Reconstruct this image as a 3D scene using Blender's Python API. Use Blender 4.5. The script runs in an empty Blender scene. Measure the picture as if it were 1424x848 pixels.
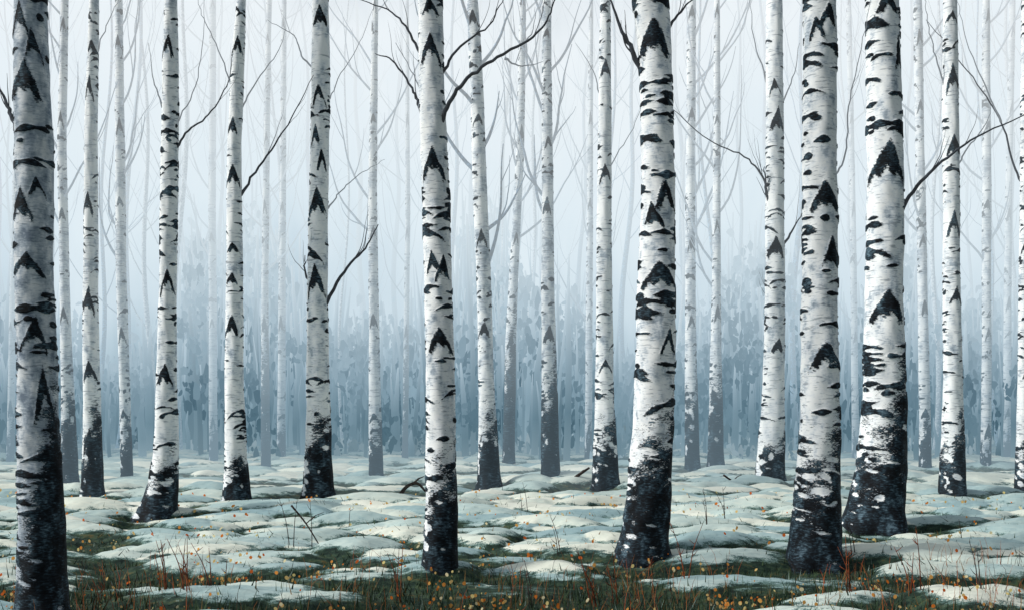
import bpy, math, random
import numpy as np
from mathutils import Vector
random.seed(7)
F = 1424.0; CX = 712.0; HY = 575.0; CAMH = 1.6
scene = bpy.context.scene
col = scene.collection

def lin(r, g, b, a=1.0):
    def f(c):
        c = max(0.0, c)/255.0
        return c/12.92 if c <= 0.04045 else ((c+0.055)/1.055)**2.4
    return (f(r), f(g), f(b), a)
def dist_of(py): return CAMH*F/(py-HY)
def w2(px, py, d): return ((px-CX)/F*d, CAMH-(py-HY)/F*d)

SKYRAMP = [(0.0, (142,168,183)), (0.045, (178,200,213)), (0.10, (204,221,231)), (0.19, (222,235,242)), (0.36, (236,243,247))]
def skycol(el): return np.array([np.interp(el, [p for p, _ in SKYRAMP], [c[k] for _, c in SKYRAMP]) for k in range(3)])
def ramp(nt, stops, interp='LINEAR'):
    n = nt.nodes.new('ShaderNodeValToRGB'); cr = n.color_ramp; cr.interpolation = interp
    while len(cr.elements) > 1: cr.elements.remove(cr.elements[-1])
    cr.elements[0].position = stops[0][0]; cr.elements[0].color = stops[0][1]
    for p, c in stops[1:]:
        e = cr.elements.new(p); e.color = c
    return n
def math_n(nt, op, a, b=None, c=None, clamp=False):
    n = nt.nodes.new('ShaderNodeMath'); n.operation = op; n.use_clamp = clamp
    for i, v in enumerate((a, b, c)):
        if v is None: continue
        if isinstance(v, (int, float)): n.inputs[i].default_value = v
        else: nt.links.new(v, n.inputs[i])
    return n.outputs[0]
def mixc(nt, fac, a, b, mode='MIX'):
    n = nt.nodes.new('ShaderNodeMix'); n.data_type = 'RGBA'; n.blend_type = mode
    for i, v in ((0, fac), (6, a), (7, b)):
        if isinstance(v, (int, float, tuple)): n.inputs[i].default_value = v
        else: nt.links.new(v, n.inputs[i])
    return n.outputs[2]
def mrange(nt, v, a, b, c, d):
    n = nt.nodes.new('ShaderNodeMapRange'); nt.links.new(v, n.inputs[0])
    for i, q in enumerate((a, b, c, d)): n.inputs[i+1].default_value = q
    return n.outputs[0]
def noise(nt, vec, scale, detail=3, rough=0.5, mp=None):
    if mp is not None:
        m = nt.nodes.new('ShaderNodeMapping'); m.inputs['Scale'].default_value = mp
        nt.links.new(vec, m.inputs['Vector']); vec = m.outputs[0]
    n = nt.nodes.new('ShaderNodeTexNoise'); n.inputs['Scale'].default_value = scale
    n.inputs['Detail'].default_value = detail; n.inputs['Roughness'].default_value = rough
    nt.links.new(vec, n.inputs['Vector']); return n.outputs['Fac']
def cen(nt, n, k): return math_n(nt, 'MULTIPLY', math_n(nt, 'SUBTRACT', n, 0.5), k)
def new_mat(name):
    m = bpy.data.materials.new(name); m.use_nodes = True; m.node_tree.nodes.clear(); return m
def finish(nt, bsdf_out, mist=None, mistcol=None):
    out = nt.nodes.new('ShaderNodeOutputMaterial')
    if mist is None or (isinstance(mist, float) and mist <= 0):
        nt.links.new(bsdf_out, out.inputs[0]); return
    em = nt.nodes.new('ShaderNodeEmission')  # mist is painted on: emission of its colour mixed over the surface
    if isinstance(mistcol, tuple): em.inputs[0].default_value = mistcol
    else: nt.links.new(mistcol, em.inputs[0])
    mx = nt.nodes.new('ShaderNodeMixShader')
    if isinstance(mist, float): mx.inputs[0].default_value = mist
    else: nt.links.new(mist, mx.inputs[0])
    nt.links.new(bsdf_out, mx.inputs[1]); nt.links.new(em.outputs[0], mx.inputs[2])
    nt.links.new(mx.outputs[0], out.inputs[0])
def principled(nt, color, rough=0.8, bump=None, bdist=0.01, bstr=0.5):
    p = nt.nodes.new('ShaderNodeBsdfPrincipled')
    if isinstance(color, tuple): p.inputs['Base Color'].default_value = color
    else: nt.links.new(color, p.inputs['Base Color'])
    p.inputs['Roughness'].default_value = rough
    p.inputs['Specular IOR Level'].default_value = 0.15
    if bump is not None:
        b = nt.nodes.new('ShaderNodeBump'); b.inputs['Strength'].default_value = bstr; b.inputs['Distance'].default_value = bdist
        nt.links.new(bump, b.inputs['Height']); nt.links.new(b.outputs[0], p.inputs['Normal'])
    return p.outputs[0]
def painted_haze_colour(nt, d):  # sky-ramp colour by height, painted over distant trees as haze
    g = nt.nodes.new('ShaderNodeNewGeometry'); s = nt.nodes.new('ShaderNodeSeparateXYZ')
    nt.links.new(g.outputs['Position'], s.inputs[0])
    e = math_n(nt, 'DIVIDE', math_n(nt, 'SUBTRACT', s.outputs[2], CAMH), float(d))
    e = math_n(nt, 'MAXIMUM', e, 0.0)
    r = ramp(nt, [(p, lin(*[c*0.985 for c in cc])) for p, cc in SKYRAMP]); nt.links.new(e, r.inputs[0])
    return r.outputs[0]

def bark_mat(mist, d, grey=0.0, tint=0.0):
    m = new_mat('birch_bark'); nt = m.node_tree
    tc = nt.nodes.new('ShaderNodeTexCoord').outputs['Object']
    at = nt.nodes.new('ShaderNodeAttribute'); at.attribute_name = 'mark'
    sc = 12.0/max(d, 8)
    n1 = noise(nt, tc, 19*sc, 3, 0.65, (1, 1, 3.2))      # horizontal fibres
    n2 = noise(nt, tc, 4.0*sc, 3, 0.55, (1.8, 1.8, 1.2))    # broad blotches
    n3 = noise(nt, tc, 60*sc, 1, 0.6, (.7, .7, 2.2))
    v = math_n(nt, 'ADD', at.outputs['Fac'], cen(nt, n1, 0.62))
    v = math_n(nt, 'ADD', v, cen(nt, n3, 0.32)); v = math_n(nt, 'ADD', v, cen(nt, n2, 0.22))
    mk = ramp(nt, [(0.455, (0,0,0,1)), (0.545, (1,1,1,1))]); nt.links.new(v, mk.inputs[0])
    g = grey
    base = ramp(nt, [(0.27+.12*g, lin(112,124,138)), (0.37+0.14*g, lin(180,190,199)), (0.44+0.18*g, lin(230,233,235)), (0.56+0.15*g, lin(249,249,247))])
    nt.links.new(math_n(nt, 'ADD', math_n(nt, 'MULTIPLY', n2, 0.7), math_n(nt, 'MULTIPLY', n1, 0.3)), base.inputs[0])
    pl = ramp(nt, [(0.58, (0,0,0,1)), (0.66, (1,1,1,1))])
    n4 = noise(nt, tc, 7*sc, 2, 0.65, (1, 1, 7.0)); nt.links.new(n4, pl.inputs[0])
    b2 = mixc(nt, math_n(nt, 'MULTIPLY', pl.outputs[0], 0.62), base.outputs[0], lin(106,118,130))
    if tint > 0: b2 = mixc(nt, tint, b2, lin(110,124,138))
    dk = ramp(nt, [(0.39, lin(11,12,15)), (0.49, lin(23,29,35)), (0.56, lin(46,62,72)), (0.66, lin(100,122,134))])
    nt.links.new(math_n(nt, 'ADD', math_n(nt, 'MULTIPLY', n1, 0.5), math_n(nt, 'MULTIPLY', n2, 0.5)), dk.inputs[0])
    c = mixc(nt, mk.outputs[0], b2, dk.outputs[0])
    bs = principled(nt, c, 0.75, n1, 0.008, 0.35)
    if mist > 0: finish(nt, bs, float(mist), painted_haze_colour(nt, d))
    else: finish(nt, bs)
    return m
def branch_mat(mist, d, c=(30,32,36)):
    m = new_mat('branch_bark'); nt = m.node_tree
    tc = nt.nodes.new('ShaderNodeTexCoord').outputs['Object']
    n = noise(nt, tc, 14, 1)
    r = ramp(nt, [(0.35, lin(*c)), (0.7, lin(*[min(255, v*1.8) for v in c]))]); nt.links.new(n, r.inputs[0])
    bs = principled(nt, r.outputs[0], 0.85)
    if mist > 0: finish(nt, bs, float(mist), painted_haze_colour(nt, d))
    else: finish(nt, bs)
    return m
def simple_mat(name, c1, c2, scale=20, rough=0.8):
    m = new_mat(name); nt = m.node_tree
    tc = nt.nodes.new('ShaderNodeTexCoord').outputs['Object']
    n = noise(nt, tc, scale, 3)
    r = ramp(nt, [(0.35, lin(*c1)), (0.65, lin(*c2))]); nt.links.new(n, r.inputs[0])
    finish(nt, principled(nt, r.outputs[0], rough)); return m
def vcol_mat(name, haze_glow):
    m = new_mat(name); nt = m.node_tree
    at = nt.nodes.new('ShaderNodeAttribute'); at.attribute_name = 'tone'
    if haze_glow > 0: finish(nt, principled(nt, at.outputs['Color'], 0.9), float(haze_glow), at.outputs['Color'])  # vertex tone is also emitted, as painted haze
    else: finish(nt, principled(nt, at.outputs['Color'], 0.8))
    return m
def leaf_mat():
    m = new_mat('autumn_leaves'); nt = m.node_tree
    at = nt.nodes.new('ShaderNodeAttribute'); at.attribute_name = 'tone'
    d = nt.nodes.new('ShaderNodeBsdfDiffuse'); t = nt.nodes.new('ShaderNodeBsdfTranslucent')
    nt.links.new(at.outputs['Color'], d.inputs[0]); nt.links.new(at.outputs['Color'], t.inputs[0])
    mx = nt.nodes.new('ShaderNodeMixShader'); mx.inputs[0].default_value = .45
    nt.links.new(d.outputs[0], mx.inputs[1]); nt.links.new(t.outputs[0], mx.inputs[2])
    finish(nt, mx.outputs[0]); return m

class Buf:
    def __init__(s): s.v = []; s.f = []; s.n = 0; s.c = []
    def add(s, verts, faces, colr=None):
        verts = np.asarray(verts, dtype=float)
        s.v.append(verts); s.f += [tuple(i+s.n for i in f) for f in faces]; s.n += len(verts)
        if colr is not None:
            cc = np.array(colr, dtype=float); s.c.append(cc if cc.ndim == 2 else np.tile(cc, (len(verts), 1)))
    def tube(s, pts, rad, sides=6, colr=None):
        pts = np.asarray(pts, float); n = len(pts)
        t = np.gradient(pts, axis=0); t /= np.linalg.norm(t, axis=1)[:, None]+1e-9
        ref = np.array([0.1, 1.0, 0.05]); a = np.cross(t, ref); a /= np.linalg.norm(a, axis=1)[:, None]+1e-9
        b = np.cross(t, a); th = np.arange(sides)*2*math.pi/sides
        r = np.asarray(rad, float)[:, None, None]
        V = pts[:, None, :]+r*(np.cos(th)[None, :, None]*a[:, None, :]+np.sin(th)[None, :, None]*b[:, None, :])
        fs = [(i*sides+j, i*sides+(j+1) % sides, (i+1)*sides+(j+1) % sides, (i+1)*sides+j) for i in range(n-1) for j in range(sides)]
        fs.append(tuple(range(sides))[::-1]); fs.append(tuple((n-1)*sides+j for j in range(sides)))
        if colr is not None and np.ndim(colr) == 2: colr = np.repeat(np.array(colr), sides, axis=0)
        s.add(V.reshape(-1, 3), fs, colr)
    def mesh(s, name, smooth=True):
        me = bpy.data.meshes.new(name); V = np.concatenate(s.v)
        me.from_pydata(V.tolist(), [], s.f)
        if s.c:
            C = np.concatenate(s.c); at = me.attributes.new('tone', 'FLOAT_COLOR', 'POINT'); at.data.foreach_set('color', C.astype(np.float32).ravel())
        me.polygons.foreach_set('use_smooth', [smooth]*len(me.polygons)); me.update(); return me
def obj(name, data, mat=None, parent=None, loc=(0, 0, 0)):
    o = bpy.data.objects.new(name, data); col.objects.link(o); o.location = loc
    if mat and data: data.materials.append(mat)
    if parent: o.parent = parent
    return o
def smoothline(P, k=6):
    P = np.asarray(P, float)
    if len(P) < 3:
        t = np.linspace(0, 1, k)[:, None]; return P[0]*(1-t)+P[-1]*t
    Q = np.vstack([2*P[0]-P[1], P, 2*P[-1]-P[-2]]); out = []
    for i in range(1, len(Q)-2):
        for j in range(k):
            t = j/k
            out.append(0.5*((2*Q[i])+(-Q[i-1]+Q[i+1])*t+(2*Q[i-1]-5*Q[i]+4*Q[i+1]-Q[i+2])*t*t+(-Q[i-1]+3*Q[i]-3*Q[i+1]+Q[i+2])*t**3))
    out.append(Q[-2]); return np.array(out)

# ---------------------------------------------------------------- ground
TREEBASE = []
def build_ground():
    ys = [-60, -30, -15, -5, 0]
    y = 4.0
    while y < 60: ys.append(y); y += max(0.03, 0.0032*y) if y < 30 else 0.0075*y
    ys += [70, 90, 130, 200, 400, 900]
    ys = np.array(ys); xs = np.concatenate([[-900, -400, -150, -70, -45, -32], np.arange(-24, -10, 0.12), np.arange(-10, 10, 0.04), np.arange(10, 24.1, 0.12), [32, 45, 70, 150, 400, 900]])
    nx, ny = len(xs), len(ys)
    X, Y = np.meshgrid(xs, ys)
    Hh = np.zeros_like(X); cap = np.zeros_like(X); tint = np.full_like(X, 0.5)
    r = np.random.default_rng(33)
    for i in range(3900):
        yy = 4.5+45.5*r.random()**0.72 if i < 3200 else r.uniform(8.5, 19); xx = r.uniform(-1, 1)*(0.58*yy+2.0)
        if r.random() < np.interp(yy, [8.3, 8.9, 10, 13, 16], [.85, .72, .42, .25, .1]): continue
        s = r.uniform(0.5, 1.35)*(0.88+0.011*yy)
        rx, ry, H = 0.49*s*r.uniform(0.8, 1.8), 0.32*s, 0.165*s*r.uniform(0.5, 1.25)
        if i < 200: rx *= 1.4; ry *= 1.4; H *= 1.1
        for (tx, ty) in TREEBASE:
            if abs(tx-xx) < rx*0.8+0.1 and 0 < ty-yy < ry+0.9: H *= 0.3
        an = r.uniform(-0.5, 0.5)
        j0, j1 = np.searchsorted(ys, [yy-1.3*rx, yy+1.3*rx]); i0, i1 = np.searchsorted(xs, [xx-1.3*rx, xx+1.3*rx])
        if j1 <= j0 or i1 <= i0: continue
        dx = X[j0:j1, i0:i1]-xx; dy = Y[j0:j1, i0:i1]-yy
        u = (dx*math.cos(an)+dy*math.sin(an))/rx; v = (-dx*math.sin(an)+dy*math.cos(an))/ry
        at = np.arctan2(v, u)
        q = (u*u+v*v)*(1+0.2*np.sin(3*at+i)+0.14*np.sin(5*at+2*i))
        c = np.clip(1-q, 0, 1); h = H*c**0.72*(1+0.3*r.uniform(-1, 1)*u)
        sub = Hh[j0:j1, i0:i1]; m = h > sub
        sub[m] = h[m]; cap[j0:j1, i0:i1][m] = np.minimum(1, c[m]**0.85*(H/0.12)**0.35)
        tint[j0:j1, i0:i1][m] = r.random()
    near = (Y < 60)*(Y > 0)
    Hh += near*(0.03*np.sin(X*1.3+Y*0.6)*np.cos(Y*0.9-X*0.3)+0.007*np.sin(X*9.1+Y*3)*np.sin(Y*11.3-X*4)+0.005*np.sin(X*23+Y*7)*np.sin(Y*27-X*9))
    z = Hh.copy(); z[(np.abs(X) > 60) | (Y > 60)] = 0
    me = bpy.data.meshes.new('ground')
    V = np.stack([X, Y, z], -1).reshape(-1, 3)
    idx = np.arange(nx*ny).reshape(ny, nx)
    Fq = np.stack([idx[:-1, :-1], idx[:-1, 1:], idx[1:, 1:], idx[1:, :-1]], -1).reshape(-1, 4)
    me.vertices.add(len(V)); me.vertices.foreach_set('co', V.ravel())
    me.loops.add(Fq.size); me.loops.foreach_set('vertex_index', Fq.ravel().astype(np.int32))
    me.polygons.add(len(Fq)); me.polygons.foreach_set('loop_start', np.arange(0, Fq.size, 4, dtype=np.int32)); me.polygons.foreach_set('loop_total', np.full(len(Fq), 4, dtype=np.int32))
    me.update(calc_edges=True); me.polygons.foreach_set('use_smooth', np.ones(len(Fq), bool))
    for nm, A in (('cap', cap), ('tint', tint)):
        a = me.attributes.new(nm, 'FLOAT', 'POINT'); a.data.foreach_set('value', A.astype(np.float32).ravel())
    m = new_mat('snowy_moss_ground'); nt = m.node_tree
    g = nt.nodes.new('ShaderNodeNewGeometry').outputs['Position']
    ca = nt.nodes.new('ShaderNodeAttribute'); ca.attribute_name = 'cap'
    ti = nt.nodes.new('ShaderNodeAttribute'); ti.attribute_name = 'tint'
    n1 = noise(nt, g, 1.6, 3, 0.6); n2 = noise(nt, g, 11, 4, 0.72, (0.5, 1, 1.5)); n3 = noise(nt, g, 85, 1, 0.6)
    v = math_n(nt, 'ADD', ca.outputs['Fac'], cen(nt, n1, 0.85)); v = math_n(nt, 'ADD', v, cen(nt, n2, 0.8)); v = math_n(nt, 'ADD', v, cen(nt, n3, 0.4))
    sx = nt.nodes.new('ShaderNodeSeparateXYZ'); nt.links.new(g, sx.inputs[0])
    v = math_n(nt, 'ADD', v, mrange(nt, sx.outputs[1], 7.8, 20, -0.34, -0.12))
    snow = ramp(nt, [(0.08, lin(130,160,168)), (0.3, lin(158,182,182)), (0.52, lin(194,208,200)), (0.75, lin(224,226,210)), (1.0, lin(238,236,224))])
    nt.links.new(math_n(nt, 'ADD', math_n(nt, 'MULTIPLY', ti.outputs['Fac'], 0.62), math_n(nt, 'MULTIPLY', n2, 0.45)), snow.inputs[0])
    moss = ramp(nt, [(0.3, lin(26,38,34)), (0.46, lin(40,57,48)), (0.56, lin(62,80,62)), (0.68, lin(100,86,54))]); nt.links.new(n2, moss.inputs[0])
    k1 = ramp(nt, [(0.28, (0,0,0,1)), (0.38, (1,1,1,1))]); nt.links.new(v, k1.inputs[0])
    k2 = ramp(nt, [(0.42, (0,0,0,1)), (0.53, (1,1,1,1))]); nt.links.new(v, k2.inputs[0])
    mid = ramp(nt, [(0.4, lin(72,98,94)), (0.6, lin(116,142,136))]); nt.links.new(n2, mid.inputs[0])
    c = mixc(nt, k1.outputs[0], moss.outputs[0], mid.outputs[0]); c = mixc(nt, k2.outputs[0], c, snow.outputs[0])
    bs = principled(nt, c, 0.9, n2, 0.04, 0.5)
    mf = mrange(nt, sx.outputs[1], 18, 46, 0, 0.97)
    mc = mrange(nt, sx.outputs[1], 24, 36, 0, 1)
    finish(nt, bs, mf, mixc(nt, mc, lin(178,198,206), lin(124,151,165)))  # haze painted into the far ground as emission, growing with distance
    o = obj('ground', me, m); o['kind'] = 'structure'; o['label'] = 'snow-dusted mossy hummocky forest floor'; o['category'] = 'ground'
    def look(A):
        def f(x, y):
            j = np.clip(np.searchsorted(ys, y), 0, ny-1); i = np.clip(np.searchsorted(xs, x), 0, nx-1); return A[j, i]
        return f
    return look(z), look(cap)

# ---------------------------------------------------------------- trees
def trunk_mesh(ctrl, d, seed, chev, darky, base_xy, detail, height, side=0.3, dens=1.0, rowpx=2.0, M=64):
    r = np.random.default_rng(seed)
    ctrl = sorted(ctrl, key=lambda c: -c[1])
    zc = np.array([CAMH-(c[1]-HY)/F*d for c in ctrl]); xc = np.array([(c[0]-CX)/F*d for c in ctrl]); rc = np.array([c[2]/2/F*d for c in ctrl])
    ztop = zc[-1]
    zs = np.arange(-0.3, ztop+0.25, rowpx*d/F); zs = np.concatenate([zs, np.arange(zs[-1]+0.25, max(height, zs[-1]+0.6), 0.25)])
    slope = (xc[-1]-xc[-2])/(zc[-1]-zc[-2])*0.5
    cx = np.interp(zs, zc, xc); rr = np.interp(zs, zc, rc)
    up = zs > ztop; cx[up] = xc[-1]+slope*(zs[up]-ztop); rr[up] = rc[-1]*np.clip(1-(zs[up]-ztop)/(height-ztop+0.5), 0.06, 1)
    k = 41; ker = np.hanning(k); ker /= ker.sum()
    if len(zs) > 60:
        cx = np.convolve(np.pad(cx, k//2, 'edge'), ker, 'valid'); rr = np.convolve(np.pad(rr, k//2, 'edge'), ker, 'valid')
    lo = zs < 0; rr[lo] *= 1.12
    th = -math.pi+np.arange(M)*2*math.pi/M
    n = len(zs); mark = np.zeros((n, M)); px = d/F; R = rc.mean()
    wrap = lambda t: (t+math.pi) % (2*math.pi)-math.pi
    def stamp(z0, hh, fn):
        a, b = np.searchsorted(zs, [z0-hh, z0+hh])
        if b > a:
            s = fn(zs[a:b][:, None], th[None, :]); mark[a:b] = np.maximum(mark[a:b], 0.5+0.5*np.clip(s, -1, 1))
    Hm = ztop
    CH = []
    for (cy, off, w, h) in chev:
        CH.append((CAMH-(cy-HY)/F*d, math.asin(max(-0.9, min(0.9, off))), min(1.45, w*1.15), h*px*1.15))
    for _ in range(int(4*detail)+1):
        CH.append((r.uniform(0.8, Hm), r.choice([-1, 1])*r.uniform(2.5, 3.1), r.uniform(0.4, 0.8), r.uniform(14, 28)*px))
    nd = int(dens*(Hm/px)/848*190); grp = r.uniform(0, Hm, max(4, nd//8))
    for _ in range(nd):
        z0 = r.choice(grp)+r.normal(0, 12*px) if r.random() < 0.5 else r.uniform(0, Hm+0.3)
        t0 = r.uniform(-math.pi, math.pi)
        if r.random() < 0.6: t0 = r.choice([-1, 1])*r.uniform(1.0, 1.7)
        wt = r.uniform(0.2, 0.55) if r.random() < 0.6 else r.uniform(0.55, 1.2)
        tz = px*r.uniform(1.4, 3.4)*max(0.55, R/px/22)
        if r.random() < .07: wt = r.uniform(1.1, 1.7); tz *= 1.7
        if any(-8*px < (q[0]-z0) < q[3]+8*px and abs(wrap(q[1]-t0)) < q[2]+wt*.8 for q in CH) and r.random() < .92: continue
        cv = r.uniform(-2, 7)*px; tl = r.uniform(-3, 3)*px
        stamp(z0, tz*5+8*px, lambda Z, T: 1.15-(wrap(T-t0)/wt)**2-((Z-z0+cv*wrap(T-t0)**2+tl*wrap(T-t0))/(tz*(1+.35*np.sin(T*5+z0*9))))**2)
    def chevron(z0, t0, wt, h, sk, fill):
        def fn(Z, T):
            u = wrap(T-t0)/wt+sk*(z0-Z)/h; v = (z0-Z)/h; a = np.abs(u)
            e = 0.08*np.sin(9*T+z0*5)+.05*np.sin(15*T+Z/px*.7)
            return np.minimum(np.minimum((v-a**1.15*0.92+.4*e), (fill+e+(1.04-fill)*a-v)), 1.05-a)*3.6
        stamp(z0-h/2, h*0.8, fn)
    for q in CH: chevron(*q, r.uniform(-0.3, 0.3), r.uniform(0.45, 0.85))
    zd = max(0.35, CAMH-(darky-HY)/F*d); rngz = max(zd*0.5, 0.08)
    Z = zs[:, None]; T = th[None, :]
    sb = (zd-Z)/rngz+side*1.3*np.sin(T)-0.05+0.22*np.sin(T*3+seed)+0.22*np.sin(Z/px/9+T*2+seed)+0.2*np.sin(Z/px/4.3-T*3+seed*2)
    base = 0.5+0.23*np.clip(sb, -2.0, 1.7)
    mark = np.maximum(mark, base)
    for _ in range(int(24*detail)):
        z0 = r.uniform(0.0, zd); t0 = r.choice([r.uniform(-1.8, -.8), r.uniform(-1.8, -.6), r.uniform(-1.2, 1.2)]); wt = r.uniform(0.15, 0.55); tz = px*r.uniform(1.5, 6)
        a, b = np.searchsorted(zs, [z0-tz*3, z0+tz*3])
        if b > a:
            s = 1-(wrap(T-t0)/wt)**2-((zs[a:b][:, None]-z0+px*5*wrap(T-t0))/tz)**2
            mark[a:b] -= r.uniform(.25, .5)*np.clip(s, 0, 1)
    mark = np.clip(mark, 0, 1)
    rel = 0.030*np.sin(3*T+Z/px/40+seed)+0.018*np.sin(5*T-Z/px/17)+0.012*np.sin(7*T+Z/px/7+seed)+0.05*(mark > 0.55)
    flare = np.clip(1-(Z/(0.25*max(zd, 0.4))), 0, 1)**1.5*0.12*(1+np.sin(4*T+seed))
    RR = rr[:, None]*(1+rel+flare); bx, by = base_xy
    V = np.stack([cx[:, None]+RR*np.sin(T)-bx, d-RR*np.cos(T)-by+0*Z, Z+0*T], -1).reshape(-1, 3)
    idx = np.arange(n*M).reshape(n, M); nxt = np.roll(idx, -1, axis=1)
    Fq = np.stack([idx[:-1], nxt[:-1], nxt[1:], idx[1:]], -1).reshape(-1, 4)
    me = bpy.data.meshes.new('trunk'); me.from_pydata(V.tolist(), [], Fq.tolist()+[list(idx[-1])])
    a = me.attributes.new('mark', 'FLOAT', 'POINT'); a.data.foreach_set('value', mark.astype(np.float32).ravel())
    me.polygons.foreach_set('use_smooth', [True]*len(me.polygons)); me.update()
    return me, (lambda z: float(np.interp(z, zs, cx))-bx), (lambda z: float(np.interp(z, zs, rr)))

def grow(buf, p, ang, az, L, rad, level, r, sides=4):
    n = 7; pts = [np.array(p)]; a = ang; A = az
    for i in range(n):
        pts.append(pts[-1]+np.array([math.sin(a)*math.cos(A), math.sin(a)*math.sin(A), math.cos(a)])*L/n)
        a = max(0.02, a*r.uniform(0.68, 1.0)+r.uniform(-0.16, 0.14)); A += r.uniform(-0.3, 0.3)
    rad_ = np.linspace(rad, rad*0.2, n+1); P = smoothline(pts, 2); Rr = np.interp(np.linspace(0, 1, len(P)), np.linspace(0, 1, n+1), rad_)
    buf.tube(P, Rr, sides)
    if level > 0:
        for _ in range(int(r.integers(1, 4))):
            k = int(r.integers(1, n)); grow(buf, pts[k], ang*r.uniform(0.5, 1.3), az+r.choice([0, math.pi])*(r.random() < 0.3)+r.uniform(-0.9, 0.9), L*r.uniform(0.3, 0.6), rad_[k]*0.6, level-1, r, sides)
def crown_mesh(cxf, rf, zlo, zhi, cnt, L, radk, seed, level=1, sides=4):
    r = np.random.default_rng(seed+99); b = Buf()
    for i in range(cnt):
        z = zlo+(zhi-zlo)*(i+r.uniform(0.1, 0.9))/cnt
        grow(b, (cxf(z), 0, z), r.uniform(0.35, 0.95), r.choice([0, math.pi])+r.uniform(-0.7, 0.7), L*r.uniform(0.5, 1.2), max(rf(z)*radk, 0.005), level, r, sides)
    return b.mesh('crown')

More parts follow.
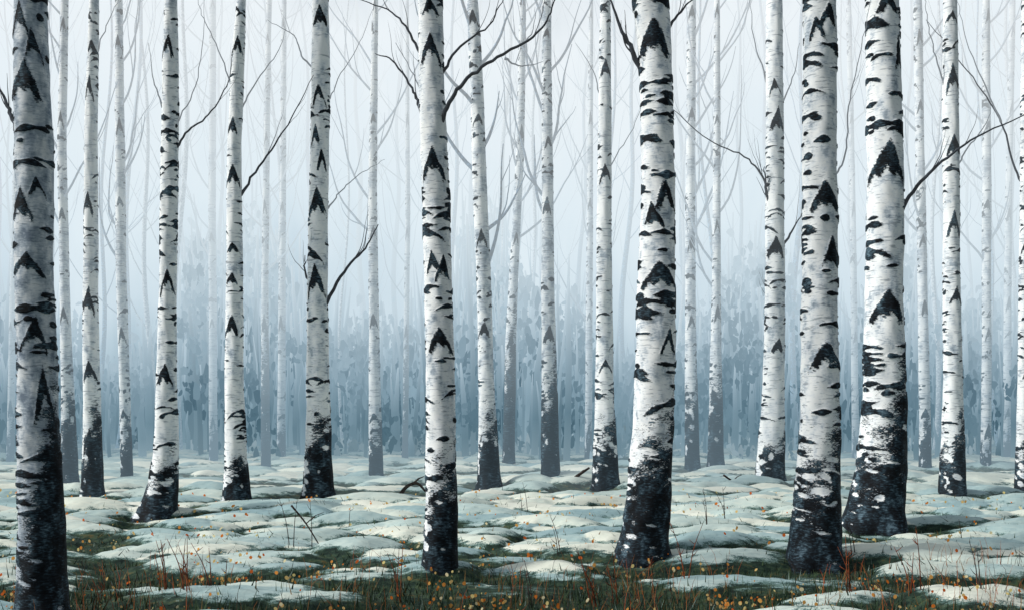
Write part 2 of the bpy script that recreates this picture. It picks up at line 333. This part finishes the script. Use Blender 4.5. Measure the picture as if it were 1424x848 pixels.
NEAR = [
 dict(c=[(42,0,42),(47,200,50),(48,400,50),(54,600,54),(57,750,60),(60,872,68)], dk=690, mist=0, grey=0.8, dens=0.95, side=1.1, tint=.2,
   ch=[(8,-.3,.6,40),(46,.4,.5,42),(90,0,.9,48),(250,.5,.4,24),(265,-.3,.7,38),(354,0,.95,30),(440,.45,.6,42),(508,.65,.45,70)],
   br=[([(24,182),(12,152),(0,125),(-25,95)],7)], lab='thick grey-white birch with dark peeling base in the moss'),
 dict(c=[(131,0,13),(127,150,17),(126,400,20),(128,600,24),(129,696,30)], dk=595, mist=0.04,
   ch=[(57,0,.8,15),(107,-.1,.8,32),(268,-.1,.8,28),(400,.1,.9,32),(500,0,.8,26),(595,.1,.9,40)], br=[([(130,110),(136,70),(150,30),(165,0)],2.5)], lab='slender white birch with black chevron scars'),
 dict(c=[(238,0,17),(237,100,22),(236,250,24),(233,400,23),(232,520,27),(231,630,34),(224,690,42),(214,724,62)], dk=655, mist=0.0,
   ch=[(50,0,.9,32),(375,.2,.9,32),(505,.1,.8,28)],
   br=[([(242,212),(262,182),(290,160),(315,120),(324,75)],3.5),([(226,150),(214,112),(206,60)],2.5),([(242,180),(268,130),(282,60),(284,0)],2)], lab='white birch leaning over a flared dark foot'),
 dict(c=[(336,0,12),(331,80,18),(326,200,19),(326,400,23),(326,550,26),(328,650,31),(329,701,40)], dk=648, mist=0.0,
   ch=[(52,0,.9,24),(165,-.1,.8,20),(230,0,.95,26),(338,0,.8,14),(438,0,.8,26),(380,0,.7,14)],
   br=[([(334,272),(365,225),(400,175),(436,105)],4),([(334,160),(352,120),(385,75),(398,40)],2.5),([(322,120),(300,60),(280,20),(270,-20)],2)], lab='slim white birch with even black rings'),
 dict(c=[(446,0,22),(446,100,26),(444,250,26),(441,400,28),(443,550,32),(442,640,36),(442,698,44)], dk=598, mist=0.0,
   ch=[(10,0,.8,25),(120,-.1,.7,28),(175,-.3,.5,25),(208,.35,.5,28),(262,-.1,.9,34),(368,-.1,.9,40)],
   br=[([(440,100),(420,78),(408,50),(372,28)],3),([(450,428),(478,378),(508,345),(526,312)],5.5),([(434,402),(424,378),(424,355)],4.5),([(456,290),(478,262),(505,240),(535,222)],2.2),([(452,150),(470,110),(500,60),(520,10)],1.8)], lab='white birch with black chevrons and charred-dark foot'),
 dict(c=[(598,0,34),(600,100,35),(605,250,38),(610,400,38),(613,600,41),(614,700,43),(612,760,46),(610,810,50)], dk=662, mist=0.0,
   ch=[(52,0,.85,38),(208,-.1,.85,42),(350,-.4,.5,28),(357,.45,.5,30),(455,0,.9,34),(2,0,.6,22)],
   br=[([(590,90),(570,48),(545,18),(495,-2)],4.5),([(592,190),(584,150),(572,122),(545,85),(522,75)],5.5),([(583,150),(586,130),(572,100),(550,60)],3),([(608,192),(622,150),(645,115),(685,85),(735,55),(760,30),(775,-10)],7),([(702,82),(725,92),(755,86)],3),([(612,105),(640,65),(680,35),(702,-5)],4.5),([(733,57),(742,40),(744,10)],2)], lab='tall white birch with several long dark limbs'),
 dict(c=[(904,0,50),(913,100,45),(914,180,44),(915,300,47),(912,450,54),(908,600,56),(901,700,60),(895,750,64),(890,785,74)], dk=612, mist=0.0,
   ch=[(32,0,1,48),(252,.3,.7,42),(285,-.5,.55,28),(366,0,1,32),(455,.6,.4,34)],
   br=[([(898,112),(884,82),(866,45),(846,-5)],10),([(928,42),(950,12),(975,-8)],4.5)], lab='stout white birch with broad dark mossy foot'),
 dict(c=[(842,0,14),(841,150,18),(840,400,22),(841,560,26),(842,683,38)], dk=598, mist=0.05, ch=[(85,0,.9,22),(230,0,.9,24),(500,0,.7,16)],
   br=[([(844,255),(855,220),(880,180),(900,120)],2),([(838,150),(825,100),(800,60)],2)], lab='narrow white birch with dark tapering foot'),
 dict(c=[(1077,0,22),(1077,150,24),(1078,350,26),(1076,550,30),(1070,670,40)], dk=618, mist=0.05,
   ch=[(112,-.3,.6,20),(152,.2,.8,28),(330,-.1,.9,26),(470,.2,.6,18)],
   br=[([(1076,308),(1066,270),(1060,245),(1035,218),(985,195),(935,152)],4),([(1088,345),(1103,318),(1118,295)],4),([(1090,432),(1065,405)],4),([(1070,300),(1066,262),(1063,232)],5),([(1084,155),(1102,110),(1112,60)],2.5),([(1068,120),(1050,60),(1042,0)],2.5)], lab='white birch with a long thin side limb'),
 dict(c=[(1140,0,44),(1140,200,46),(1140,400,48),(1140,550,52),(1138,650,57),(1135,740,66),(1131,792,74)], dk=630, mist=0.0, dens=0.85,
   ch=[(10,.3,.6,34),(28,-.5,.45,30),(255,0,.85,36),(330,.5,.6,36),(475,0,.95,36)],
   br=[([(1158,250),(1176,215),(1180,150),(1195,80),(1212,-5)],3)], lab='bright white birch with black scars and splayed foot'),
 dict(c=[(1226,0,44),(1231,200,48),(1230,400,50),(1229,540,56),(1226,650,66),(1219,700,72),(1212,741,86)], dk=572, mist=0.0, dens=0.95, side=0.6,
   ch=[(-2,-.1,.8,28),(55,.65,.35,45),(200,-.1,.95,48),(404,-.1,.9,40)],
   br=[([(1248,302),(1275,260),(1310,225),(1360,190),(1430,158)],6)], lab='thick white birch with tall black base and long limb'),
 dict(c=[(1321,0,18),(1322,150,22),(1323,350,22),(1325,550,26),(1325,695,36)], dk=600, mist=0.03,
   ch=[(18,0,.9,16),(92,-.1,.9,34),(190,0,.9,24),(295,0,.9,34),(400,.2,.7,20)],
   br=[([(1328,235),(1350,200),(1372,172),(1378,150)],2.5),([(1316,130),(1302,80),(1290,30),(1284,-10)],2.5)], lab='slim white birch with stacked chevron scars'),
 dict(c=[(1428,0,14),(1427,250,16),(1426,450,18),(1427,690,28)], dk=600, mist=0.05, ch=[(330,-.2,.8,20),(505,0,.8,20)],
   br=[([(1428,268),(1412,235),(1396,180),(1372,135),(1330,80),(1288,28)],3.5),([(1392,170),(1370,120),(1345,60),(1330,0)],2.5)], lab='slim white birch with arching dark limb'),
]
MID = [
 ([(90,0,10),(86,200,12),(90,400,13),(94,550,17),(97,680,24)], 575, .22), ([(165,0,10),(167,200,13),(168,350,14),(172,500,14),(177,672,16)], 600, .25),
 ([(522,0,8),(518,250,12),(520,450,14),(523,672,20)], 600, .32), ([(657,0,16),(662,100,18),(667,250,20),(673,400,20),(677,550,22),(680,679,32)], 590, .08),
 ([(727,0,9),(724,200,11),(716,350,12),(710,480,15),(707,652,16)], 470, .34), ([(760,0,12),(761,200,15),(762,400,18),(764,550,22),(766,667,26)], 535, .18),
 ([(962,0,12),(960,250,13),(960,450,15),(963,654,20)], 545, .34), ([(997,0,8),(997,200,10),(996,400,12),(995,656,22)], 530, .34),
 ([(1276,0,12),(1279,200,12),(1283,400,13),(1287,656,16)], 590, .36), ([(1371,0,10),(1372,250,12),(1372,450,12),(1371,656,14)], 610, .45),
 ([(395,0,7),(393,300,9),(392,450,10),(391,640,12)], 600, .62), ([(374,0,7),(370,250,9),(368,450,10),(370,660,13)], 480, .6),
 ([(296,0,9),(295,300,10),(297,648,12)], 600, .74), ([(822,0,6),(820,350,9),(818,640,10)], 600, .55), ([(566,0,5),(567,300,7),(563,646,8)], 500, .66),
 ([(30,-10,7),(20,300,8),(14,648,10)], 600, .72), ([(1180,0,7),(1186,300,8),(1190,646,10)], 600, .72), ([(1408,0,8),(1402,300,9),(1400,640,11)], 600, .7)]
for t in NEAR:
    b = max(t['c'], key=lambda c: c[1]); dd = dist_of(b[1]); TREEBASE.append(((b[0]-CX)/F*dd, dd))
hf, cf = build_ground()

GROUP = 'birch trees in the misty wood'
for i, t in enumerate(NEAR):
    b = max(t['c'], key=lambda c: c[1]); d = dist_of(b[1]); bx = (b[0]-CX)/F*d
    e = obj('birch_tree', None, loc=(bx, d, 0)); e.empty_display_size = 0.3
    e['label'] = t['lab']; e['category'] = 'tree'; e['group'] = GROUP
    big = max(c[2] for c in t['c']) > 44
    H = CAMH+HY/F*d+5.5
    me, cxf, rf = trunk_mesh(t['c'], d, 11+i*7, t['ch'], t['dk'], (bx, d), 1.0, H, t.get('side', .4), t.get('dens', 1)*(0.85 if not big else 1.0), 1.6, 80 if big else 56)
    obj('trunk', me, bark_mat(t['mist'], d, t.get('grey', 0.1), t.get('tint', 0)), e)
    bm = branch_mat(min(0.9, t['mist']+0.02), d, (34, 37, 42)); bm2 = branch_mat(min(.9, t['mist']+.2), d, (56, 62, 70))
    for (pl, w) in t['br']:
        r = np.random.default_rng(int(abs(pl[0][0]*7+pl[0][1]))); P = []; dr = r.uniform(-0.5, 0.5)
        for k, (px, py) in enumerate(pl):
            x, z = w2(px, py, d+dr*k*0.25); P.append((x-bx, dr*k*0.25, z))
        S = smoothline(P, 6); S[1:-1] += r.normal(0, 0.7, (len(S)-2, 3))*d/F
        n = len(S); rad = np.linspace(1, 0.22, n)*w/2*d/F; rad[0] *= 1.5; rad[1] *= 1.2
        bb = Buf(); bb.tube(S, rad, 8)
        if w >= 3:
            for _ in range(3):
                k = int(r.integers(n//3, n-2)); dv = S[k+1]-S[k]; az = math.atan2(dv[1], dv[0])
                grow(bb, S[k], r.uniform(0.3, 0.9), az+r.uniform(-0.5, 0.5), r.uniform(35, 80)*d/F, rad[k]*0.4, 0, r, 5)
        obj('branch', bb.mesh('branch'), bm if w > 3.2 else bm2, e)
    zt = CAMH+HY/F*d+0.4
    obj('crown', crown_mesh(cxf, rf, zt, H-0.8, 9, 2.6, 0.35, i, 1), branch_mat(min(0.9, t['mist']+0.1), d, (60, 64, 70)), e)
for i, (c, dk, mist) in enumerate(MID):
    b = max(c, key=lambda q: q[1]); d = dist_of(b[1]); bx = (b[0]-CX)/F*d
    e = obj('birch_tree', None, loc=(bx, d, 0)); e['category'] = 'tree'; e['group'] = GROUP
    e['label'] = 'pale slender birch half lost in blue mist' if mist < .5 else 'faint bluish birch dissolving into mist'
    H = CAMH+HY/F*d+4
    r = np.random.default_rng(500+i)
    ch = [(y+r.uniform(-30, 30), r.uniform(-.2, .2), .8, r.uniform(12, 24)) for y in np.arange(20, 600, 140)]
    me, cxf, rf = trunk_mesh(c, d, 301+i*5, ch, dk, (bx, d), 0.7, H, .3, 0.8, 2.5, 28)
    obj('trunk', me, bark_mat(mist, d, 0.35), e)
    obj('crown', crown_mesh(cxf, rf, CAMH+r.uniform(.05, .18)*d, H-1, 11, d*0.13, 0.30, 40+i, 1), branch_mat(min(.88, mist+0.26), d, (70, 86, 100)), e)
r = np.random.default_rng(77)
for i in range(44):
    d = r.uniform(38, 85); px = -60+1540*(i+r.uniform(0.1, .9))/44; x = (px-CX)/F*d; mist = min(.95, 0.70+0.24*(d-38)/47+r.uniform(-.04, .04))  # mist rises with distance, so haze is painted into each far tree
    e = obj('birch_tree', None, loc=(x, d, 0)); e['category'] = 'tree'; e['group'] = GROUP; e['label'] = 'very faint bare birch deep in the mist'
    w = r.uniform(4, 10)*d/F/2; H = CAMH+HY/F*d+r.uniform(1, 4); lean = r.uniform(-.05, .05)
    zs = np.linspace(-.2, H, 24); cxs = lean*zs+0.16*np.sin(zs*0.5+i); rs = np.interp(zs, [-.2, 1, H], [w*1.5, w*1.05, w*.35])
    bb = Buf(); bb.tube(np.stack([cxs, 0*zs, zs], -1), rs, 8)
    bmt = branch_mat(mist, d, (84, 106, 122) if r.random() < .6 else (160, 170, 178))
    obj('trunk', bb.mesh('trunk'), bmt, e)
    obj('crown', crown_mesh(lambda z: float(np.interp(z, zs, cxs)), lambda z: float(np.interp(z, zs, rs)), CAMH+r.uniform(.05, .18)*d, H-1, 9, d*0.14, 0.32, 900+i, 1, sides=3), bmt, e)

# ---------------------------------------------------------------- misty undergrowth
hx = [0,60,130,200,270,340,420,500,560,640,700,780,830,950,1030,1080,1180,1260,1340,1424]
hy = [400,430,550,510,350,305,390,490,470,320,315,400,500,530,325,400,460,360,480,410]
r = np.random.default_rng(5)
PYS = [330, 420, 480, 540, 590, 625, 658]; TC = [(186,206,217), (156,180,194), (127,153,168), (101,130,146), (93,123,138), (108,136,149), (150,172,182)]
def utone(px, py, d, fade, v):  # tone with haze painted in: paler by distance, tops fade to sky colour
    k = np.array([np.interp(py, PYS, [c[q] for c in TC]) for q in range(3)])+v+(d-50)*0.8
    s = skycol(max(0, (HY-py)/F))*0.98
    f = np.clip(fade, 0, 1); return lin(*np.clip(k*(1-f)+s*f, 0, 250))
b = Buf()
for ci in range(950):
    pxc = r.uniform(-90, 1514); d = 31+48*r.random()**0.75; top = np.interp(pxc, hx, hy)+25*math.sin(pxc*.045)+r.uniform(-12, 12)
    q = r.random()**1.2; pyc = 648-(648-top)*q; rad = r.uniform(10, 36)*(1-.3*q); cv = r.normal(0, 12); vs = r.uniform(1, 3.0)
    for j in range(int(12+rad*1.45)):
        px = pxc+r.normal(0, rad*.5); py = pyc+r.normal(0, rad*.5*vs)
        dd = d+r.normal(0, .5)
        x = (px-CX)/F*dd; z = CAMH-(py-HY)/F*dd
        if z < 0.02: z = r.uniform(0.03, .5)
        s = r.uniform(1.8, 6.5)*dd/F; n = 8; th = np.arange(n)*2*math.pi/n
        a1 = r.normal(size=3)*[1, .6, 1]; a1 /= np.linalg.norm(a1); a2 = np.cross(a1, [r.normal(0, .5), 1, r.normal(0, .5)]); a2 /= np.linalg.norm(a2)+1e-6
        jit = r.uniform(.6, 1.2, n)
        V = np.array([x, dd, z])+s*((np.cos(th)*jit)[:, None]*a1*r.uniform(.5, 1)+(np.sin(th)*jit)[:, None]*a2)*[1, 1, r.choice([1, 1.6, 2.8])]
        edge = abs(px-pxc)/rad*.12+max(0, pyc-py)/(rad*vs)*.22
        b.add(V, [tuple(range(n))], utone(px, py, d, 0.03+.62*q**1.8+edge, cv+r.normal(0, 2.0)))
o = obj('misty_undergrowth', b.mesh('misty_undergrowth', False), vcol_mat('haze_painted_leaves', 0.92)); o['kind'] = 'stuff'; o['label'] = 'blue-grey leafy undergrowth fading into mist'; o['category'] = 'undergrowth'
b = Buf()
for i in range(2000):
    px = r.uniform(-120, 1544); d = 33+50*r.random()**0.8; top = np.interp(px, hx, hy)+r.uniform(-70, 200)
    x = (px-CX)/F*d; z1 = CAMH-(top-HY)/F*d; w = r.uniform(1, 9.0)*d/F/1.5; le = r.uniform(-.09, .09)*z1; v = r.normal(7, 10)
    ts = np.array([0, .25, .5, .75, 1]); pts = [(x+le*t*t+r.uniform(-.06, .06), d, -.1+(z1+.1)*t) for t in ts]
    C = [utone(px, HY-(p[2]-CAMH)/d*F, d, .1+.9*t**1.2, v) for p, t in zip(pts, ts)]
    b.tube(pts, w*np.array([1, .95, .85, .6, .2]), 5, C)
o = obj('distant_saplings', b.mesh('distant_saplings'), vcol_mat('haze_painted_stems', 0.92)); o['kind'] = 'stuff'; o['label'] = 'dense blue-grey saplings in far mist'; o['category'] = 'undergrowth'

# ---------------------------------------------------------------- grass, leaves
r = np.random.default_rng(9); b = Buf()
for i in range(52000):
    yy = 6.6+11*r.random()**1.6; xx = r.uniform(-1, 1)*(yy*.56+.6)
    if cf(xx, yy) > 0.5 and r.random() < .92: continue
    z = hf(xx, yy); h = r.uniform(.03, .11)*(1.4 if yy < 9.8 else .75); a = r.uniform(0, 6.28); w = r.uniform(.003, .008); l = r.normal(0, .04, 2)
    k = r.random(); c = lin(34+38*k, 52+38*k, 42+18*k) if r.random() < .86 else (lin(126, 98, 58) if r.random() < .7 else lin(120, 136, 126))
    b.add([(xx-w*math.cos(a), yy-w*math.sin(a), z-.01), (xx+w*math.cos(a), yy+w*math.sin(a), z-.01), (xx+l[0], yy+l[1], z+h)], [(0, 1, 2)], c)
for i in range(620):
    cxn = r.choice([-3.1, -2.6, -1.2, .9, 1.5, 2.9, 3.5, -3.6, 4.0, .2]); yy = r.uniform(7.2, 10.2); xx = cxn*(yy/8.2)+r.normal(0, .3)
    z = hf(xx, yy); h = r.uniform(.06, .26); w = .0024; l = r.normal(0, .05, 2); c = lin(126+40*r.random(), 72+24*r.random(), 44) if r.random() < .6 else lin(60, 44, 36)
    b.tube([(xx, yy, z-.01), np.array([xx+l[0]*.3, yy+l[1]*.3, z+h*.55]), np.array([xx+l[0], yy+l[1], z+h])], [w, w*.8, w*.3], 3, c)
o = obj('grass', b.mesh('grass', False), vcol_mat('grass_blades', 0)); o['kind'] = 'stuff'; o['label'] = 'rough dark green and rust grass between hummocks'; o['category'] = 'grass'
b = Buf()
LC = [(222,122,48), (230,150,72), (232,192,124), (208,102,48), (238,222,178), (226,164,88), (228,206,138)]
for i in range(5200):
    yy = 7.6+11*r.random()**2.5; xx = r.uniform(-1, 1)*(yy*.54+.3)
    dn = math.sin(xx*1.1+1)*math.sin(yy*1.9+xx*.4)+.5*math.sin(xx*3.1+yy)
    pxx = xx/yy*F+CX; wgt = np.interp(pxx, [0, 120, 400, 620, 950, 1100, 1250, 1424], [1, 1, 1, 1, .65, .3, .65, .75])
    if r.random() > (0.12+0.8*(dn > .05))*wgt: continue
    if cf(xx, yy) > .5 and r.random() < .5: continue
    z = hf(xx, yy)+r.uniform(.03, .13)*(1 if yy < 10 else .5); s = r.uniform(.006, .018)*(yy/9)**.6
    n = 8; th = np.arange(n)*2*math.pi/n; a1 = np.array([1, r.normal(0, .3), r.normal(0, .3)]); a1 /= np.linalg.norm(a1); a2 = np.array([r.normal(0, .2), r.uniform(.1, .7), 1.0]); a2 /= np.linalg.norm(a2)
    V = np.array([xx, yy, z])+s*np.cos(th)[:, None]*a1*r.uniform(.8, 1.15)+s*1.05*np.sin(th)[:, None]*a2
    b.add(V, [tuple(range(n))], lin(*LC[int(r.integers(0, 7))]))
o = obj('fallen_leaves', b.mesh('fallen_leaves', False), leaf_mat()); o['kind'] = 'stuff'; o['label'] = 'scattered small orange and yellow leaves'; o['category'] = 'leaves'

stem_m = simple_mat('dry_stem', (56,34,26), (150,80,48)); dark_m = simple_mat('dead_wood', (40,34,32), (84,74,68))
PL = [(232,842,75,4),(262,845,80,4),(300,842,60,3),(412,770,75,2),(438,772,70,1),(556,838,85,3),(722,722,45,1),(737,722,42,1),(780,785,60,2),(826,842,90,4),(850,840,75,3),(905,800,55,2),(955,822,75,3),(1010,740,50,2),(1180,848,90,3),(1190,790,50,2),(1275,848,95,3),(1365,844,70,2),(700,690,20,1),(480,740,30,1),(1340,760,30,1),(985,752,55,2),(140,842,50,3),(745,844,65,2)]
for i, (px, py, hp, n) in enumerate(PL):
    d = dist_of(py); x = (px-CX)/F*d; z = float(hf(x, d)); bb = Buf()
    for k in range(n):
        h = hp*d/F*r.uniform(.55, 1.05); l = r.normal(0, .16)*h-0.08*h; q = r.normal(0, .03, 2)
        P = smoothline([(q[0], q[1], -.03), (q[0]+l*.35, q[1], h*.5), (q[0]+l, q[1]+r.normal(0, .02), h)], 5)
        bb.tube(P, np.linspace(.0060, .002, len(P)), 5)
        for m in range(int(r.integers(1, 3))):
            s = P[int(r.integers(3, len(P)-1))]; e2 = s+np.array([r.choice([-1, 1])*r.uniform(.02, .06), r.normal(0, .02), r.uniform(.03, .07)])
            bb.tube([s, (s+e2)/2+[0, 0, -.005], e2], [.0035, .003, .0015], 4)
    o = obj('dry_plant', bb.mesh('dry_plant'), stem_m if n > 2 else dark_m, loc=(x, d, z)); o['label'] = 'dry reddish-brown stems poking through snow' if n > 2 else 'thin dark twig standing in the snow'; o['category'] = 'plant'; o['group'] = 'dry stems on the forest floor'
for pl, w, lab in [([(556,688),(566,676),(580,672),(592,684)], 6, 'curved dead branch arching from snow'), ([(790,672),(805,660),(820,650)], 6, 'short broken branch lying on snow'), ([(405,702),(425,728),(445,762)], 3, 'thin fallen branch leaning on snow'), ([(1006,660),(1020,668),(1034,664)], 3, 'small fallen branch on snow')]:
    d = dist_of(max(p[1] for p in pl)+8); x0 = (pl[0][0]-CX)/F*d; P = [((p[0]-CX)/F*d-x0, 0.03*k, CAMH-(p[1]-HY)/F*d) for k, p in enumerate(pl)]
    S = smoothline(P, 5); bb = Buf(); bb.tube(S, np.linspace(1, .5, len(S))*w/2*d/F, 7); k = len(S)//2
    bb.tube([S[k], S[k]+[.1, .02, .09], S[k]+[.2, .02, .13]], [w*.3*d/F, w*.22*d/F, w*.1*d/F], 5)
    o = obj('fallen_branch', bb.mesh('fallen_branch'), dark_m, loc=(x0, d, 0)); o['label'] = lab; o['category'] = 'branch'

# ---------------------------------------------------------------- world, sun, camera
SUN_EL, SUN_AZ = 34, -103
w = bpy.data.worlds.new('World'); scene.world = w; w.use_nodes = True; nt = w.node_tree; nt.nodes.clear()
sky = nt.nodes.new('ShaderNodeTexSky'); sky.sky_type = 'NISHITA'; sky.sun_disc = False; sky.sun_elevation = math.radians(SUN_EL); sky.sun_rotation = math.radians(SUN_AZ)
b1 = nt.nodes.new('ShaderNodeBackground'); nt.links.new(sky.outputs[0], b1.inputs[0]); b1.inputs[1].default_value = 0.1
tc = nt.nodes.new('ShaderNodeTexCoord').outputs['Generated']; s = nt.nodes.new('ShaderNodeSeparateXYZ'); nt.links.new(tc, s.inputs[0])
rp = ramp(nt, [(p, lin(*c)) for p, c in SKYRAMP]+[(0.55, lin(186,196,206)), (1.0, lin(150,162,176))])  # overhead sky darkened above the frame to lower the ambient light
n1 = noise(nt, tc, 5.0, 3, .5, (1, 1, .6)); n2 = noise(nt, tc, 26, 3, .6, (1, 1, .22))
e = math_n(nt, 'ADD', s.outputs[2], cen(nt, n1, .26)); e = math_n(nt, 'ADD', e, cen(nt, n2, .14))
nt.links.new(e, rp.inputs[0])
t = math_n(nt, 'SUBTRACT', s.outputs[0], math_n(nt, 'MULTIPLY', s.outputs[1], 0.9))   # added dimming of the unseen sky right and behind, shading the trunks' right sides
st = math_n(nt, 'MULTIPLY', mrange(nt, t, -0.1, 0.9, 1.0, 0.38), 1.04)
b2 = nt.nodes.new('ShaderNodeBackground'); nt.links.new(rp.outputs[0], b2.inputs[0]); nt.links.new(st, b2.inputs[1])
mx = nt.nodes.new('ShaderNodeMixShader'); mx.inputs[0].default_value = 0.97; nt.links.new(b1.outputs[0], mx.inputs[1]); nt.links.new(b2.outputs[0], mx.inputs[2])
ow = nt.nodes.new('ShaderNodeOutputWorld'); nt.links.new(mx.outputs[0], ow.inputs[0])
L = bpy.data.lights.new('sun', 'SUN'); L.energy = 3.2; L.angle = math.radians(12); L.color = (1, .98, .94)
so = bpy.data.objects.new('sun', L); col.objects.link(so)
az = math.radians(SUN_AZ); el = math.radians(SUN_EL)
v = Vector((math.sin(az)*math.cos(el), math.cos(az)*math.cos(el), math.sin(el)))
so.rotation_euler = (-v).to_track_quat('-Z', 'Y').to_euler()
cd = bpy.data.cameras.new('camera'); cam = bpy.data.objects.new('camera', cd); col.objects.link(cam)
cam.location = (0, 0, CAMH); cam.rotation_euler = (math.radians(90), 0, 0); cd.sensor_width = 36; cd.lens = 36; cd.shift_y = (HY-424)/1424; cd.clip_end = 2500
scene.camera = cam
scene.view_settings.view_transform = 'Standard'; scene.view_settings.look = 'None'; scene.view_settings.exposure = 0
